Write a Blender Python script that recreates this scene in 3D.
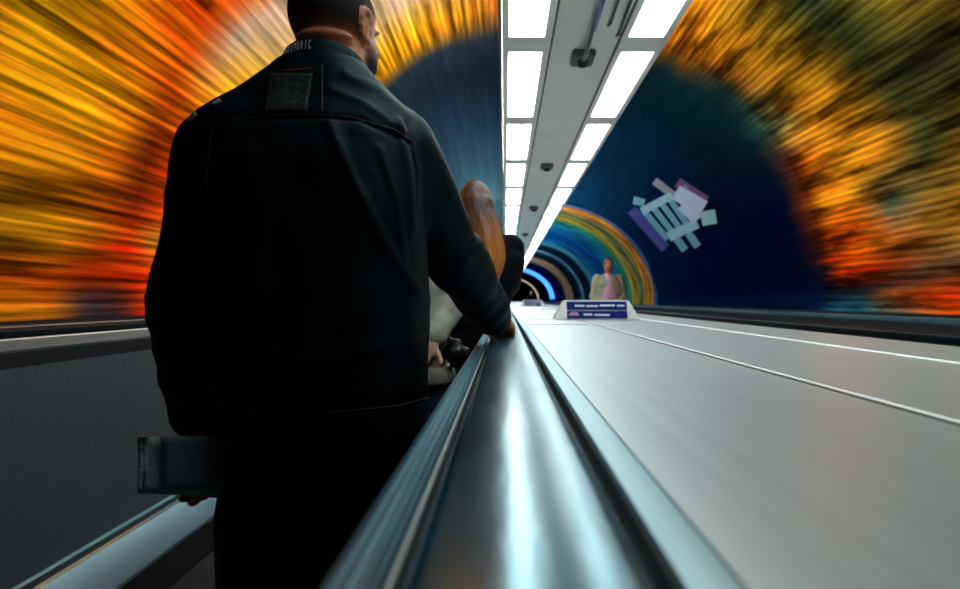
import bpy, bmesh, math, random
from mathutils import Vector, Matrix, noise
from mathutils.bvhtree import BVHTree
from math import sin, cos, pi, radians as R, exp, sqrt

random.seed(7)
S = bpy.context.scene
COL = S.collection
for o in list(bpy.data.objects):
    bpy.data.objects.remove(o, do_unlink=True)

# ------------------------------------------------------------ camera, world, exposure
ZC = 1.165                                   # eye height of the camera over the treads
cam_d = bpy.data.cameras.new('camera'); cam = bpy.data.objects.new('camera', cam_d); COL.objects.link(cam)
cam.location = (0, 0, ZC); cam.rotation_euler = (R(90), 0, 0)
cam_d.sensor_width = 36; cam_d.lens = 24
cam_d.shift_x = -25 / 960; cam_d.shift_y = 5.5 / 960
cam_d.clip_start = 0.02; cam_d.clip_end = 300
cam_d.dof.use_dof = True; cam_d.dof.focus_distance = 1.45; cam_d.dof.aperture_fstop = 4.5
S.camera = cam
W = bpy.data.worlds.new('world'); S.world = W; W.use_nodes = True
W.node_tree.nodes['Background'].inputs[0].default_value = (0.02, 0.05, 0.07, 1)
W.node_tree.nodes['Background'].inputs[1].default_value = 0.05
S.view_settings.view_transform = 'Standard'; S.view_settings.look = 'None'
S.view_settings.gamma = 1; S.view_settings.use_curve_mapping = False
S.view_settings.exposure = 0.12
LAMP = 8.0          # ceiling tubes
FILL_WARM = 42.0    # unseen fill lamps added on the trough's flanks
FILL_COOL = 14.0

# ------------------------------------------------------------ helpers
def lin(c):
    return tuple(((v/255)/12.92 if v/255 <= .04045 else ((v/255+.055)/1.055)**2.4) for v in c)

def mat(name, base, rough=.5, metal=0, spec=.5, noise_amt=.12, noise_scale=30, bump=0, stretch=(1, 1, 1), emit=None, strength=0, coat=0, bump_scale=None, trans=0, rough_var=0):
    m = bpy.data.materials.new(name); m.use_nodes = True
    nt = m.node_tree; b = nt.nodes['Principled BSDF']
    if emit is not None:
        b.inputs['Base Color'].default_value = (*base, 1)
        b.inputs['Emission Color'].default_value = (*emit, 1)
        b.inputs['Emission Strength'].default_value = strength
        b.inputs['Roughness'].default_value = rough
        return m
    b.inputs['Metallic'].default_value = metal
    b.inputs['Roughness'].default_value = rough
    b.inputs['Specular IOR Level'].default_value = spec
    b.inputs['Coat Weight'].default_value = coat
    b.inputs['Transmission Weight'].default_value = trans
    tc = nt.nodes.new('ShaderNodeTexCoord'); mp = nt.nodes.new('ShaderNodeMapping')
    mp.inputs['Scale'].default_value = stretch
    nt.links.new(tc.outputs['Object'], mp.inputs[0])
    n = nt.nodes.new('ShaderNodeTexNoise'); n.inputs['Scale'].default_value = noise_scale
    n.inputs['Detail'].default_value = 4
    nt.links.new(mp.outputs[0], n.inputs['Vector'])
    r = nt.nodes.new('ShaderNodeValToRGB')
    lo = tuple(max(0, c*(1-noise_amt)) for c in base); hi = tuple(min(1, c*(1+noise_amt)) for c in base)
    r.color_ramp.elements[0].position = .3; r.color_ramp.elements[1].position = .7
    r.color_ramp.elements[0].color = (*lo, 1); r.color_ramp.elements[1].color = (*hi, 1)
    nt.links.new(n.outputs['Fac'], r.inputs[0]); nt.links.new(r.outputs[0], b.inputs['Base Color'])
    if rough_var:
        mr = nt.nodes.new('ShaderNodeMapRange')
        mr.inputs[3].default_value = rough-rough_var; mr.inputs[4].default_value = rough+rough_var
        nt.links.new(n.outputs['Fac'], mr.inputs[0]); nt.links.new(mr.outputs[0], b.inputs['Roughness'])
    if bump:
        bp = nt.nodes.new('ShaderNodeBump'); bp.inputs['Strength'].default_value = bump; bp.inputs['Distance'].default_value = .01
        n2 = n
        if bump_scale:
            n2 = nt.nodes.new('ShaderNodeTexNoise'); n2.inputs['Scale'].default_value = bump_scale; n2.inputs['Detail'].default_value = 5
            nt.links.new(mp.outputs[0], n2.inputs['Vector'])
        nt.links.new(n2.outputs['Fac'], bp.inputs['Height']); nt.links.new(bp.outputs[0], b.inputs['Normal'])
    return m

def link(name, me, m, parent=None, smooth=False):
    o = bpy.data.objects.new(name, me); COL.objects.link(o)
    if m is not None:
        for q in (m if isinstance(m, (list, tuple)) else [m]): me.materials.append(q)
    if smooth:
        for p in me.polygons: p.use_smooth = True
    if parent is not None:
        o.parent = parent
        o.matrix_parent_inverse = Matrix.Translation(-abs_loc(parent))
    return o

def abs_loc(o):
    v = Vector(o.location)
    while o.parent is not None:
        if o.type == 'MESH' and o.location.length == 0: pass
        v += Vector((0, 0, 0)); o = o.parent
        v = v + (Vector(o.location))
    return v

ROOTS = {}
def thing(name, label, cat, loc=(0, 0, 0), group=None):
    o = bpy.data.objects.new(name, None); COL.objects.link(o)
    o.empty_display_size = .1; o.location = loc
    o['label'] = label; o['category'] = cat
    if group: o['group'] = group
    return o
def tag(o, label, cat, group=None):
    o['label'] = label; o['category'] = cat
    if group: o['group'] = group
    return o
def struct(o):
    o['kind'] = 'structure'; return o

def part(name, bm, m, parent=None, smooth=False):
    """bm holds WORLD coordinates; stored relative to the top parent's location."""
    me = bpy.data.meshes.new(name)
    if isinstance(bm, bpy.types.Mesh):
        me = bm
    else:
        bmesh.ops.recalc_face_normals(bm, faces=bm.faces)
        bm.to_mesh(me); bm.free()
    off = Vector((0, 0, 0)); p = parent
    while p is not None:
        off += Vector(p.location); p = p.parent
    if off.length: me.transform(Matrix.Translation(-off))
    o = bpy.data.objects.new(name, me); COL.objects.link(o)
    if m is not None:
        for q in (m if isinstance(m, (list, tuple)) else [m]): me.materials.append(q)
    if smooth:
        for f in me.polygons: f.use_smooth = True
    o.parent = parent
    return o

def box(bm, x0, x1, y0, y1, z0, z1, bev=0):
    t = bmesh.new()
    vs = [t.verts.new(p) for p in [(x0,y0,z0),(x1,y0,z0),(x1,y1,z0),(x0,y1,z0),(x0,y0,z1),(x1,y0,z1),(x1,y1,z1),(x0,y1,z1)]]
    for f in [(0,3,2,1),(4,5,6,7),(0,1,5,4),(1,2,6,5),(2,3,7,6),(3,0,4,7)]: t.faces.new([vs[i] for i in f])
    if bev: bmesh.ops.bevel(t, geom=list(t.edges), offset=bev, segments=2, affect='EDGES')
    merge(bm, t); return bm
def merge(bm, t):
    me = bpy.data.meshes.new('tmp'); t.to_mesh(me); t.free(); bm.from_mesh(me); bpy.data.meshes.remove(me)
def extr(profile, y0, y1, closed=True, ys=None):
    """extrude an (x,z) profile along the lane"""
    bm = bmesh.new(); ys = ys or [y0, y1]
    rows = [[bm.verts.new((x, y, z)) for x, z in profile] for y in ys]
    n = len(profile)
    for a, b in zip(rows, rows[1:]):
        for i in range(n if closed else n-1):
            j = (i+1) % n
            bm.faces.new([a[i], a[j], b[j], b[i]])
    if closed:
        bm.faces.new(rows[0][::-1]); bm.faces.new(rows[-1])
    return bm
def ylist(y0, y1, first=.5, grow=1.25):
    ys = [y0]; s = first
    while ys[-1] + s < y1: ys.append(ys[-1]+s); s = min(s*grow, 6)
    ys.append(y1); return ys
def tube(bm, pts, rad, seg=10):
    pts = [Vector(p) for p in pts]; rows = []
    if not isinstance(rad, (list, tuple)): rad = [rad]*len(pts)
    for i, p in enumerate(pts):
        d = (pts[min(i+1, len(pts)-1)] - pts[max(i-1, 0)]).normalized()
        up = Vector((0, 0, 1)) if abs(d.z) < .9 else Vector((1, 0, 0))
        a = d.cross(up).normalized(); b = d.cross(a)
        rows.append([bm.verts.new(p + (a*cos(2*pi*k/seg) + b*sin(2*pi*k/seg))*rad[i]) for k in range(seg)])
    for a, b in zip(rows, rows[1:]):
        for k in range(seg): bm.faces.new([a[k], a[(k+1) % seg], b[(k+1) % seg], b[k]])
    bm.faces.new(rows[0][::-1]); bm.faces.new(rows[-1]); return bm

# ------------------------------------------------------------ materials
M = {}
M['rubber'] = mat('black_handrail_rubber', (.004, .034, .055), .19, 0, 1.0, .9, 8, .035, (3, .5, 1), bump_scale=16, coat=.0, rough_var=.05)
M['rubber'].node_tree.nodes['Principled BSDF'].inputs['Specular Tint'].default_value = (.50, .88, 1, 1)
M['rubber'].node_tree.nodes['Principled BSDF'].inputs['IOR'].default_value = 1.75
M['rubber'].node_tree.nodes['Principled BSDF'].inputs['Coat IOR'].default_value = 1.6
M['rubber'].node_tree.nodes['Principled BSDF'].inputs['Coat Roughness'].default_value = .16
M['rubber2'] = mat('matte_handrail_rubber', (.006, .012, .016), .4, 0, .05, .3, 6)  # matte copy of the handrail rubber, wall reflections kept off by low specular
M['groove'] = mat('dark_groove', (.006, .009, .011), .5)
M['alu'] = mat('brushed_aluminium', (.50, .56, .57), .36, .85, .5, .06, 14, .05, (40, .15, 40))
M['alu_blue'] = mat('anodised_trim', (.20, .44, .55), .3, .9, .5, .35, 12, .1, (30, .1, 30))
M['deckm'] = mat('brushed_deck_metal', (.66, .72, .73), .33, .35, .5, .05, 9, .03, (12, .12, 12))
M['deckm2'] = mat('brushed_deck_metal_edge', (.30, .44, .47), .3, .75, .5, .07, 9, .03, (30, .12, 30))
M['panel'] = mat('steel_balustrade_panel', (.10, .125, .135), .42, .35, .5, .08, 60, .05)
M['skirt'] = mat('satin_skirt_metal', (.36, .48, .54), .22, .85, .5, .1, 5, .05, (1, .3, 1))
M['black'] = mat('black_skirt', (.008, .009, .010), .5)
M['tread'] = mat('ribbed_tread_metal', (.10, .105, .10), .5, .6, .5, .2, 20)
M['trimw'] = mat('pale_trim', (.55, .55, .53), .35, .6, .5, .05, 10, 0, (1, .1, 1))
M['ledge'] = mat('dark_ledge', (.012, .014, .018), .7, 0, .15)
M['white'] = mat('trough_paint', (.93, .93, .89), .5, 0, .5, .05, 3)
M['line'] = mat('panel_joint_brown', (.10, .085, .07), .6)
M['boxm'] = mat('grey_box_plastic', (.10, .10, .085), .6)
M['cable'] = mat('cable_black', (.015, .02, .03), .5)
M['cableb'] = mat('cable_blue', (.06, .06, .25), .5)
M['lamp'] = mat('tube_diffuser', (.8, .8, .8), .5, emit=(.80, .98, 1.0), strength=LAMP)
M['warm'] = mat('added_side_fill_warm', (.8, .8, .8), .5, emit=(1.0, .93, .84), strength=FILL_WARM)
M['cool'] = mat('added_side_fill_cool', (.8, .8, .8), .5, emit=(.75, .92, 1.0), strength=FILL_COOL)
M['signw'] = mat('sign_housing_white', (.80, .82, .80), .4)
M['signb'] = mat('sign_face_navy', (.006, .012, .16), .6, 0, .15)
M['signt'] = mat('sign_lettering_white', (.7, .78, .82), .5)
M['signp'] = mat('sign_mark_pink', (.75, .35, .40), .5)

# ------------------------------------------------------------ tunnel lining
CX, RX = .46, 3.2
def rz(y):
    t = min(1, max(0, (y-8)/7)); t = t*t*(3-2*t)
    return 3.2 + (2.45-3.2)*t
def wall_pt(th, y, inset=0):
    c, s = cos(R(th)), sin(R(th))
    return Vector((CX + (RX-inset)*c, y, ZC + (rz(y)-inset)*s))

def interp(tab, y, th):
    """tab: list of (Y, [(theta, rgb), ...])"""
    def row(r):
        a = r[0]
        if th <= a[0]: return a[1]
        for p, q in zip(r, r[1:]):
            if th <= q[0]:
                t = (th-p[0])/(q[0]-p[0]); return tuple(u+(v-u)*t for u, v in zip(p[1], q[1]))
        return r[-1][1]
    if y <= tab[0][0]: return row(tab[0][1])
    for p, q in zip(tab, tab[1:]):
        if y <= q[0]:
            t = (y-p[0])/(q[0]-p[0]); a, b = row(p[1]), row(q[1])
            return tuple(u+(v-u)*t for u, v in zip(a, b))
    return row(tab[-1][1])
NAVY = (2, 12, 38); NAVY2 = (3, 22, 48)
TR = [
 (2.2, [(-4, (60,40,20)), (15, (20,30,35)), (90, (10,28,36))]),
 (3.2, [(-4, (120,60,20)), (15, (80,55,20)), (35, (30,40,30)), (90, (30,40,30))]),
 (3.8, [(0, (150,70,20)), (25, (90,60,20)), (40, (100,75,15)), (60, (120,80,15)), (90, (150,80,10))]),
 (4.7, [(-4, (240,90,20)), (0, (230,60,15)), (4, (150,60,30)), (10, (175,115,30)), (20, (130,90,20)), (33, (30,32,20)), (44, (110,95,25)), (60, (95,85,30)), (90, (170,90,10))]),
 (5.3, [(-4, (245,110,30)), (1, (250,60,10)), (5, (90,80,60)), (12, (190,130,35)), (22, (70,75,40)), (35, (45,48,22)), (50, (30,45,30)), (65, (150,105,20)), (90, (190,110,20))]),
 (5.9, [(-4, (60,170,190)), (0, (240,120,40)), (3, (60,40,30)), (9, (190,90,30)), (16, (80,100,80)), (24, (200,125,25)), (38, (165,115,20)), (52, (120,95,20)), (65, (190,120,20)), (90, (200,120,20))]),
 (6.5, [(-4, (50,160,190)), (2, (20,30,40)), (5, (215,60,10)), (12, (245,110,15)), (22, (240,160,30)), (34, (190,120,25)), (46, (150,105,20)), (60, (200,125,20)), (90, (215,135,25))]),
 (7.0, [(-4, (40,140,170)), (2, (20,20,35)), (5, (225,60,10)), (12, (235,90,10)), (20, (245,150,25)), (28, (230,120,20)), (38, (110,120,75)), (48, (120,75,20)), (60, (165,95,15)), (90, (210,130,25))]),
 (7.35, [(-4, (8,40,70)), (2, (6,20,50)), (12, (60,20,10)), (20, (120,50,15)), (28, (90,35,15)), (38, (30,60,55)), (48, (15,35,35)), (60, (90,50,15)), (90, (140,85,20))]),
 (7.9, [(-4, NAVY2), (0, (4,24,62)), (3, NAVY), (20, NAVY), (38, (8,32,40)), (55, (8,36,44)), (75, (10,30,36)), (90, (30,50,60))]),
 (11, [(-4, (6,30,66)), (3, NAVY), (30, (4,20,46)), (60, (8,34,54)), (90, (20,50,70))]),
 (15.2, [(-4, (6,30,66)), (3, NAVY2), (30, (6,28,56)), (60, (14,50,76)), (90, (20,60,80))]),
]
TL = [
 (2.0, [(90, (10,28,36)), (150, (14,26,34)), (170, (40,30,30)), (184, (60,40,25))]),
 (2.9, [(90, (20,36,40)), (130, (60,40,25)), (150, (200,120,20)), (184, (200,110,20))]),
 (3.3, [(90, (120,70,20)), (130, (190,60,10)), (150, (250,190,20)), (165, (240,140,15)), (172, (210,150,25)), (178, (200,90,15)), (184, (220,150,20))]),
 (3.9, [(90, (200,90,10)), (130, (190,60,8)), (148, (235,130,15)), (158, (240,165,20)), (168, (190,110,15)), (174, (235,150,20)), (178, (235,80,10)), (181, (200,110,20)), (184, (220,140,20))]),
 (4.25, [(90, (200,90,10)), (130, (185,55,8)), (145, (210,80,10)), (155, (240,140,15)), (165, (200,95,12)), (172, (170,90,15)), (177, (220,50,8)), (179.5, (60,50,60)), (184, (35,35,50))]),
 (4.6, [(90, (200,90,10)), (130, (190,65,8)), (142, (200,70,10)), (153, (190,70,12)), (160, (110,40,12)), (167, (120,40,12)), (172, (215,50,10)), (177, (225,45,8)), (179, (90,40,30)), (184, (40,40,55))]),
 (4.95, [(90, (210,120,20)), (130, (172,148,128)), (142, (172,148,128)), (151, (225,120,20)), (160, (190,50,8)), (168, (210,60,10)), (172, (220,150,40)), (177, (225,40,8)), (184, (235,35,8))]),
 (5.3, [(90, (190,120,50)), (125, (172,148,128)), (138, (180,150,110)), (148, (225,165,25)), (156, (220,120,20)), (164, (190,50,10)), (172, (225,130,30)), (178, (235,50,10)), (184, (220,60,40))]),
 (6.2, [(90, (200,110,20)), (118, (172,148,128)), (130, (205,160,60)), (142, (240,180,25)), (155, (225,150,20)), (165, (230,140,20)), (184, (200,60,20))]),
 (6.9, [(90, (190,110,50)), (103, (215,130,30)), (116, (240,165,15)), (130, (240,170,20)), (155, (235,150,20)), (184, (200,60,20))]),
 (7.25, [(90, (120,80,60)), (103, (150,105,50)), (116, (215,140,20)), (130, (220,140,20)), (155, (215,120,20)), (184, (160,60,20))]),
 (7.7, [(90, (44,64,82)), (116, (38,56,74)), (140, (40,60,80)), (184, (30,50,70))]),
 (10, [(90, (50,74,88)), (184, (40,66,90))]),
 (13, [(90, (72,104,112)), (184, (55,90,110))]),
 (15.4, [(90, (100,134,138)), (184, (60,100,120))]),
]
FAR = [(15.2, (6,28,60)), (15.5, (60,110,180)), (15.9, (225,130,50)), (16.6, (215,140,60)), (17.0, (80,120,90)), (17.5, (170,130,60)), (18.1, (190,160,60)),
 (18.9, (40,140,120)), (19.8, (30,120,150)), (22.5, (10,75,140)), (25, (30,110,160)), (26, (90,165,170)), (27, (10,35,60)), (29, (8,25,50)), (30, (120,165,180)),
 (31, (10,40,60)), (33.5, (10,20,35)), (35, (185,120,80)), (36.5, (110,140,120)), (37.8, (190,120,90)), (39.5, (15,40,80)), (45, (10,60,160)), (48, (40,110,235)), (50, (150,200,250)), (53, (20,80,210)), (58, (5,30,80)), (65, (60,50,45)), (72, (170,150,120)), (78, (20,20,25)), (90, (8,8,10))]
def far(y):
    for p, q in zip(FAR, FAR[1:]):
        if y <= q[0]:
            t = (y-p[0])/(q[0]-p[0]); return tuple(u+(v-u)*t for u, v in zip(p[1], q[1]))
    return FAR[-1][1]
def wall_col(side, th, y):
    n = noise.noise(Vector((th*.05, y*.15, 3.1)))
    yy = y + n*.30 + (.22*noise.noise(Vector((th*.55, y*.1, 9))) if side == 'r' else 0)
    if y > 15.2 and side == 'l' and th > 97: c = (70, 104, 112); 
    elif y > 15.2: c = far(max(15.2, y + noise.noise(Vector((th*.03, 5, 1)))*.4)); amt = .9
    else:
        c = interp(TR if side == 'r' else TL, yy, th); amt = 1
    k_ = ((.95 if th < 38 else .8) if y < 7.35 else 1.5 if y < 15.2 else .85) if side == 'r' else (1.05 if y < 7.3 else 1.05)
    return tuple(v*k_ for v in lin(c))

def wall_material():
    m = bpy.data.materials.new('tunnel_lining_print'); m.use_nodes = True
    nt = m.node_tree; b = nt.nodes['Principled BSDF']; L = nt.links.new
    at = nt.nodes.new('ShaderNodeAttribute'); at.attribute_name = 'print'
    uv = nt.nodes.new('ShaderNodeAttribute'); uv.attribute_name = 'wallpos'   # x: degrees/10, y: metres, z: 1 near / 0 far
    sep = nt.nodes.new('ShaderNodeSeparateXYZ'); L(uv.outputs['Vector'], sep.inputs[0])
    def stretched(sx, sy, scale, det=3):
        mp = nt.nodes.new('ShaderNodeMapping'); mp.inputs['Scale'].default_value = (sx, sy, 0)
        L(uv.outputs['Vector'], mp.inputs[0])
        n = nt.nodes.new('ShaderNodeTexNoise'); n.inputs['Scale'].default_value = scale; n.inputs['Detail'].default_value = det
        L(mp.outputs[0], n.inputs['Vector']); return n.outputs['Fac']
    def maprange(x, a, b_, c, d):
        r = nt.nodes.new('ShaderNodeMapRange'); L(x, r.inputs[0])
        for i, v in enumerate((a, b_, c, d)): r.inputs[i+1].default_value = v
        return r.outputs[0]
    def math_(op, x, y):
        q = nt.nodes.new('ShaderNodeMath'); q.operation = op
        for i, v in enumerate((x, y)):
            if isinstance(v, (int, float)): q.inputs[i].default_value = v
            else: L(v, q.inputs[i])
        return q.outputs[0]
    near = sep.outputs['Z']
    sa = stretched(5, .45, 1.0, 4); sb = stretched(3.6, .95, 1.0, 3)
    sd = nt.nodes.new('ShaderNodeMix'); L(maprange(sep.outputs['X'], 8.9, 9.1, 0, 1), sd.inputs[0]); L(sb, sd.inputs[2]); L(sa, sd.inputs[3])
    s1 = maprange(sd.outputs[0], .36, .64, .18, 1.55)       # broad streaks running with the tunnel
    wv = nt.nodes.new('ShaderNodeTexWave'); wv.bands_direction = 'X'; wv.inputs['Scale'].default_value = 2.6; wv.inputs['Distortion'].default_value = 1.6; wv.inputs['Detail'].default_value = 2
    L(uv.outputs['Vector'], wv.inputs['Vector'])
    s2 = math_('MULTIPLY', maprange(stretched(26, .8, 1.0, 2), .35, .65, .62, 1.25), maprange(wv.outputs['Fac'], 0, 1, .62, 1.25))       # fine ribs
    ring = maprange(stretched(.5, 4.5, 1.0, 6), .35, .65, .25, 1.7)    # rings around the tunnel, far part
    sn = math_('MULTIPLY', s1, s2)
    mx = nt.nodes.new('ShaderNodeMix'); L(near, mx.inputs[0]); L(ring, mx.inputs[2]); L(sn, mx.inputs[3])
    v = nt.nodes.new('ShaderNodeVectorMath'); v.operation = 'SCALE'; L(at.outputs['Color'], v.inputs[0]); mx2 = nt.nodes.new('ShaderNodeMix'); L(at.outputs['Alpha'], mx2.inputs[0]); mx2.inputs[2].default_value = 1; L(mx.outputs[0], mx2.inputs[3]); L(mx2.outputs[0], v.inputs['Scale'])
    # bright streaks lean to yellow, dark ones to red
    hs = nt.nodes.new('ShaderNodeHueSaturation'); L(v.outputs[0], hs.inputs['Color'])
    L(maprange(stretched(7, .4, 1.0, 3), .35, .65, .494, .512), hs.inputs['Hue'])
    L(hs.outputs[0], b.inputs['Base Color'])
    b.inputs['Roughness'].default_value = .8; b.inputs['Specular IOR Level'].default_value = .0
    return m
M['wall'] = wall_material()

def lining(name, side, th0, th1):
    ys = []; y = -1.5
    while y < 90:
        ys.append(y); y += (.12 if y < 15 else .13 if y < 20 else .3 if y < 60 else 1.2)
    n = 96; ths = [th0 + (th1-th0)*i/n for i in range(n+1)]
    verts = []; faces = []; cols = []; pos = []
    def ring(off):
        for yv in ys:
            for th in ths:
                verts.append(wall_pt(th, yv, -off)); 
                al = 1.0
                if yv > 7.2: al = max(.22, 1-(yv-7.2)/.5)
                if yv > 14.5 and not (side == 'l' and th > 97): al = min(1, .22+(yv-14.5))
                if side == 'l' and yv > 4.4 and yv < 6.4 and th < 148: al = .62
                cols.append((*wall_col(side, th, yv), al))
                t = min(1, max(0, (yv-13.5)/2)); nr = 1-t
                if 7.4 < yv <= 13.5: nr = 1-.0*t
                pos.append((th/10, yv, nr))
    ring(0); k = len(verts); ring(.08)
    w = n+1; h = len(ys)
    for j in range(h-1):
        for i in range(n):
            a = j*w+i; faces.append((a, a+1, a+w+1, a+w)); faces.append((k+a, k+a+w, k+a+w+1, k+a+1))
    for j in range(h-1):
        for i in (0, n):
            a = j*w+i; faces.append((a, a+w, k+a+w, k+a))
    me = bpy.data.meshes.new(name); me.from_pydata([tuple(v) for v in verts], [], faces)
    ca = me.color_attributes.new('print', 'FLOAT_COLOR', 'POINT')
    ca.data.foreach_set('color', [c for q in cols for c in q])
    va = me.attributes.new('wallpos', 'FLOAT_VECTOR', 'POINT')
    va.data.foreach_set('vector', [c for q in pos for c in q])
    me.materials.append(M['wall']); me.update()
    for p in me.polygons: p.use_smooth = True
    o = bpy.data.objects.new(name, me); COL.objects.link(o); return struct(o)
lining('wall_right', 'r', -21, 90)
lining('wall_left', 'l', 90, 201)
bm = bmesh.new(); box(bm, -3.2, 4.2, 89.9, 90, -.1, 4); struct(part('wall_back', bm, M['ledge']))
bm = bmesh.new(); box(bm, -2.65, 3.55, -1.5, 90, -.12, -.05); struct(part('floor', bm, M['ledge']))

# ------------------------------------------------------------ walkways
HR = ZC - .10         # handrail top
def belt_profile(cx, hw=.0465, top=HR, th=.032):
    pts = []; rr = .0085
    for k in range(9):                                  # left shoulder, from the side up
        a = pi*.5*k/8; pts.append((cx-hw+rr-rr*cos(a), top-.0012-rr+rr*sin(a)))
    for k in range(1, 8):
        u = -1+2*k/8; pts.append((cx+(hw-rr)*u, top-.0012*u*u))
    for k in range(9):
        a = pi*.5*(1-k/8); pts.append((cx+hw-rr+rr*cos(a), top-.0012-rr+rr*sin(a)))
    pts += [(cx+hw-.001, top-th), (cx+hw-.008, top-th-.004), (cx-hw+.008, top-th-.004), (cx-hw+.001, top-th)]
    return pts
Y0, Y1 = -1.2, 88
def balustrade(root, cx, s):
    """s=+1: lane lies on the +x side of this handrail"""
    def P(l): return [(cx + s*(x+1.55), ZC-h) for x, h in l]
    # numbers are x of the left-hand side (handrail at -1.55) and depth below the lens
    part('handrail', extr(belt_profile(cx + (.0035 if cx == BR else 0), top=HR + (.012 if cx == BL else 0)), Y0, Y1, ys=ylist(Y0, Y1)), M['rubber'] if cx == BR else M['rubber2'], root, True)
    part('handrail_track', extr(P([(-1.60, .128), (-1.60, .20), (-1.50, .20), (-1.50, .128)]), Y0, Y1), M['groove'], root)
    if cx == BL: part('rail_strip', extr(P([(-1.611, .094), (-1.607, .0845), (-1.6035, .0845), (-1.6035, .17), (-1.611, .17)]), Y0, Y1), M['trimw'], root)  # thin pale strip added outside this belt, drawing a line along it
    bm = extr(P([(-1.4975, .119), (-1.4960, .118), (-1.4960, .19), (-1.4975, .19)]), Y0, Y1)
    part('rail_strip', bm, M['trimw'], root)
    part('inner_trim', extr(P([(-1.494, .118), (-1.492, .116), (-1.488, .1165), (-1.4875, .1172), (-1.487, .1165), (-1.482, .1165), (-1.4815, .1172), (-1.481, .1165), (-1.4755, .1165), (-1.475, .1172), (-1.4745, .1165), (-1.470, .117), (-1.4685, .1195), (-1.4685, .150), (-1.4745, .158), (-1.494, .158)]), Y0, Y1), M['alu_blue'] if s < 0 else M['trimw'], root)
    part('trim_fascia', extr(P([(-1.496, .158), (-1.474, .158), (-1.474, .205), (-1.496, .205)]), Y0, Y1), M['ledge'], root)
    part('balustrade_panel', extr(P([(-1.50, .20), (-1.475, .20), (-1.475, .868), (-1.50, .868)]), Y0, Y1), M['panel'], root)
    part('panel_moulding', extr(P([(-1.50, .862), (-1.472, .862), (-1.462, .869), (-1.462, .876), (-1.50, .893)]), Y0, Y1), M['alu_blue'], root)
    part('skirt_cover', extr(P([(-1.50, .88), (-1.462, .883), (-1.44, .895), (-1.36, 1.005), (-1.357, 1.016), (-1.38, 1.03), (-1.50, .95)]), Y0, Y1), M['skirt'], root)
    part('shadow_gap', extr(P([(-1.4625, .874), (-1.4605, .874), (-1.452, .892), (-1.4625, .892)]), Y0, Y1), M['black'], root)  # solid black strip stands in for the shade under the moulding
    part('skirt_panel', extr(P([(-1.38, 1.017), (-1.361, 1.017), (-1.361, 1.195), (-1.38, 1.195)]), Y0, Y1), M['black'], root)
def treads(root, x0, x1):
    prof = []; p = .0095; x = x0
    while x + p < x1:
        prof += [(x, 0), (x+p*.42, 0), (x+p*.5, -.006), (x+p*.92, -.006)]; x += p
    prof += [(x, 0), (x, -.03), (x0, -.03)]
    part('tread_band', extr(prof, Y0, Y1), M['tread'], root)
BL, BR, BN, BF = -1.55, .005, 1.335, 2.875
near_w = thing('moving_walkway', 'near moving walkway carrying the man in the black jacket', 'moving walkway', (-.77, 0, 0))
balustrade(near_w, BL, 1); balustrade(near_w, BR, -1); treads(near_w, -1.355, -.19)
far_w = thing('moving_walkway', 'far moving walkway beyond the metal deck, with the man in the pink shirt on it', 'moving walkway', (2.1, 0, 0))
balustrade(far_w, BN, 1); balustrade(far_w, BF, -1); treads(far_w, 1.53, 2.68)

# central deck between the two handrails
deck = thing('median_deck', 'wide brushed metal deck between the two moving walkways', 'deck', (.67, 0, ZC-.13))
D = ZC - .125
part('edge_strip', extr([(.070, D+.006), (.073, D+.010), (.095, D+.010), (.0975, D), (.0975, D-.03), (.070, D-.05)], Y0, Y1), M['deckm2'], deck)
part('deck_plate', extr([(.0985, D+.008), (.428, D+.0055), (.428, D-.02), (.0985, D-.02)], Y0, Y1), M['deckm'], deck)
part('cover_strip', extr([(.429, D+.005), (.430, D+.0085), (.434, D+.0105), (.440, D+.0105), (.444, D+.0085), (.445, D+.004), (.445, D-.02), (.429, D-.02)], Y0, Y1), M['trimw'], deck)
part('deck_plate', extr([(.446, D+.004), (.872, D+.002), (.872, D-.02), (.446, D-.02)], Y0, Y1), M['deckm'], deck)
part('cover_strip', extr([(.873, D+.002), (.876, D+.0055), (.886, D+.0055), (.889, D+.002), (.889, D-.02), (.873, D-.02)], Y0, Y1), M['trimw'], deck)
part('deck_plate', extr([(.890, D+.002), (1.215, D), (1.225, D-.004), (1.225, D-.03), (.890, D-.02)], Y0, Y1), M['deckm'], deck)
part('deck_base', extr([(.06, D-.021), (1.27, D-.031), (1.27, 0), (.06, 0)], Y0, Y1), M['black'], deck)
for y, x1 in ((3.05, .40), (3.9, .42), (5.2, .40), (8.2, 1.2), (14.0, 1.2)):
    bm = bmesh.new(); box(bm, .10, x1, y, y+.05, D+.001, D+.0105); part('joint_plate', bm, M['signw'], deck)
# outer ledges up to the lining
lx = wall_pt(180, 0).x; rx = wall_pt(0, 0).x
struct(part('trim_1', extr([(-1.62, ZC-.13), (-1.62, ZC-.16), (lx+.02, ZC-.16), (lx+.02, ZC-.116), (lx+.05, ZC-.116), (lx+.05, ZC-.13)], Y0, Y1), M['ledge']))
struct(part('trim_2', extr([(2.945, ZC-.13), (2.945, ZC-.16), (rx-.02, ZC-.16), (rx-.02, ZC-.118), (rx-.05, ZC-.118), (rx-.05, ZC-.13)], Y0, Y1), M['ledge']))
struct(part('trim_3', extr([(-1.62, ZC-.16), (-1.62, -.05), (-1.66, -.05), (-1.66, ZC-.16)], Y0, Y1), M['ledge']))
struct(part('trim_4', extr([(2.945, ZC-.16), (2.945, -.05), (2.985, -.05), (2.985, ZC-.16)], Y0, Y1), M['ledge']))

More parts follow.
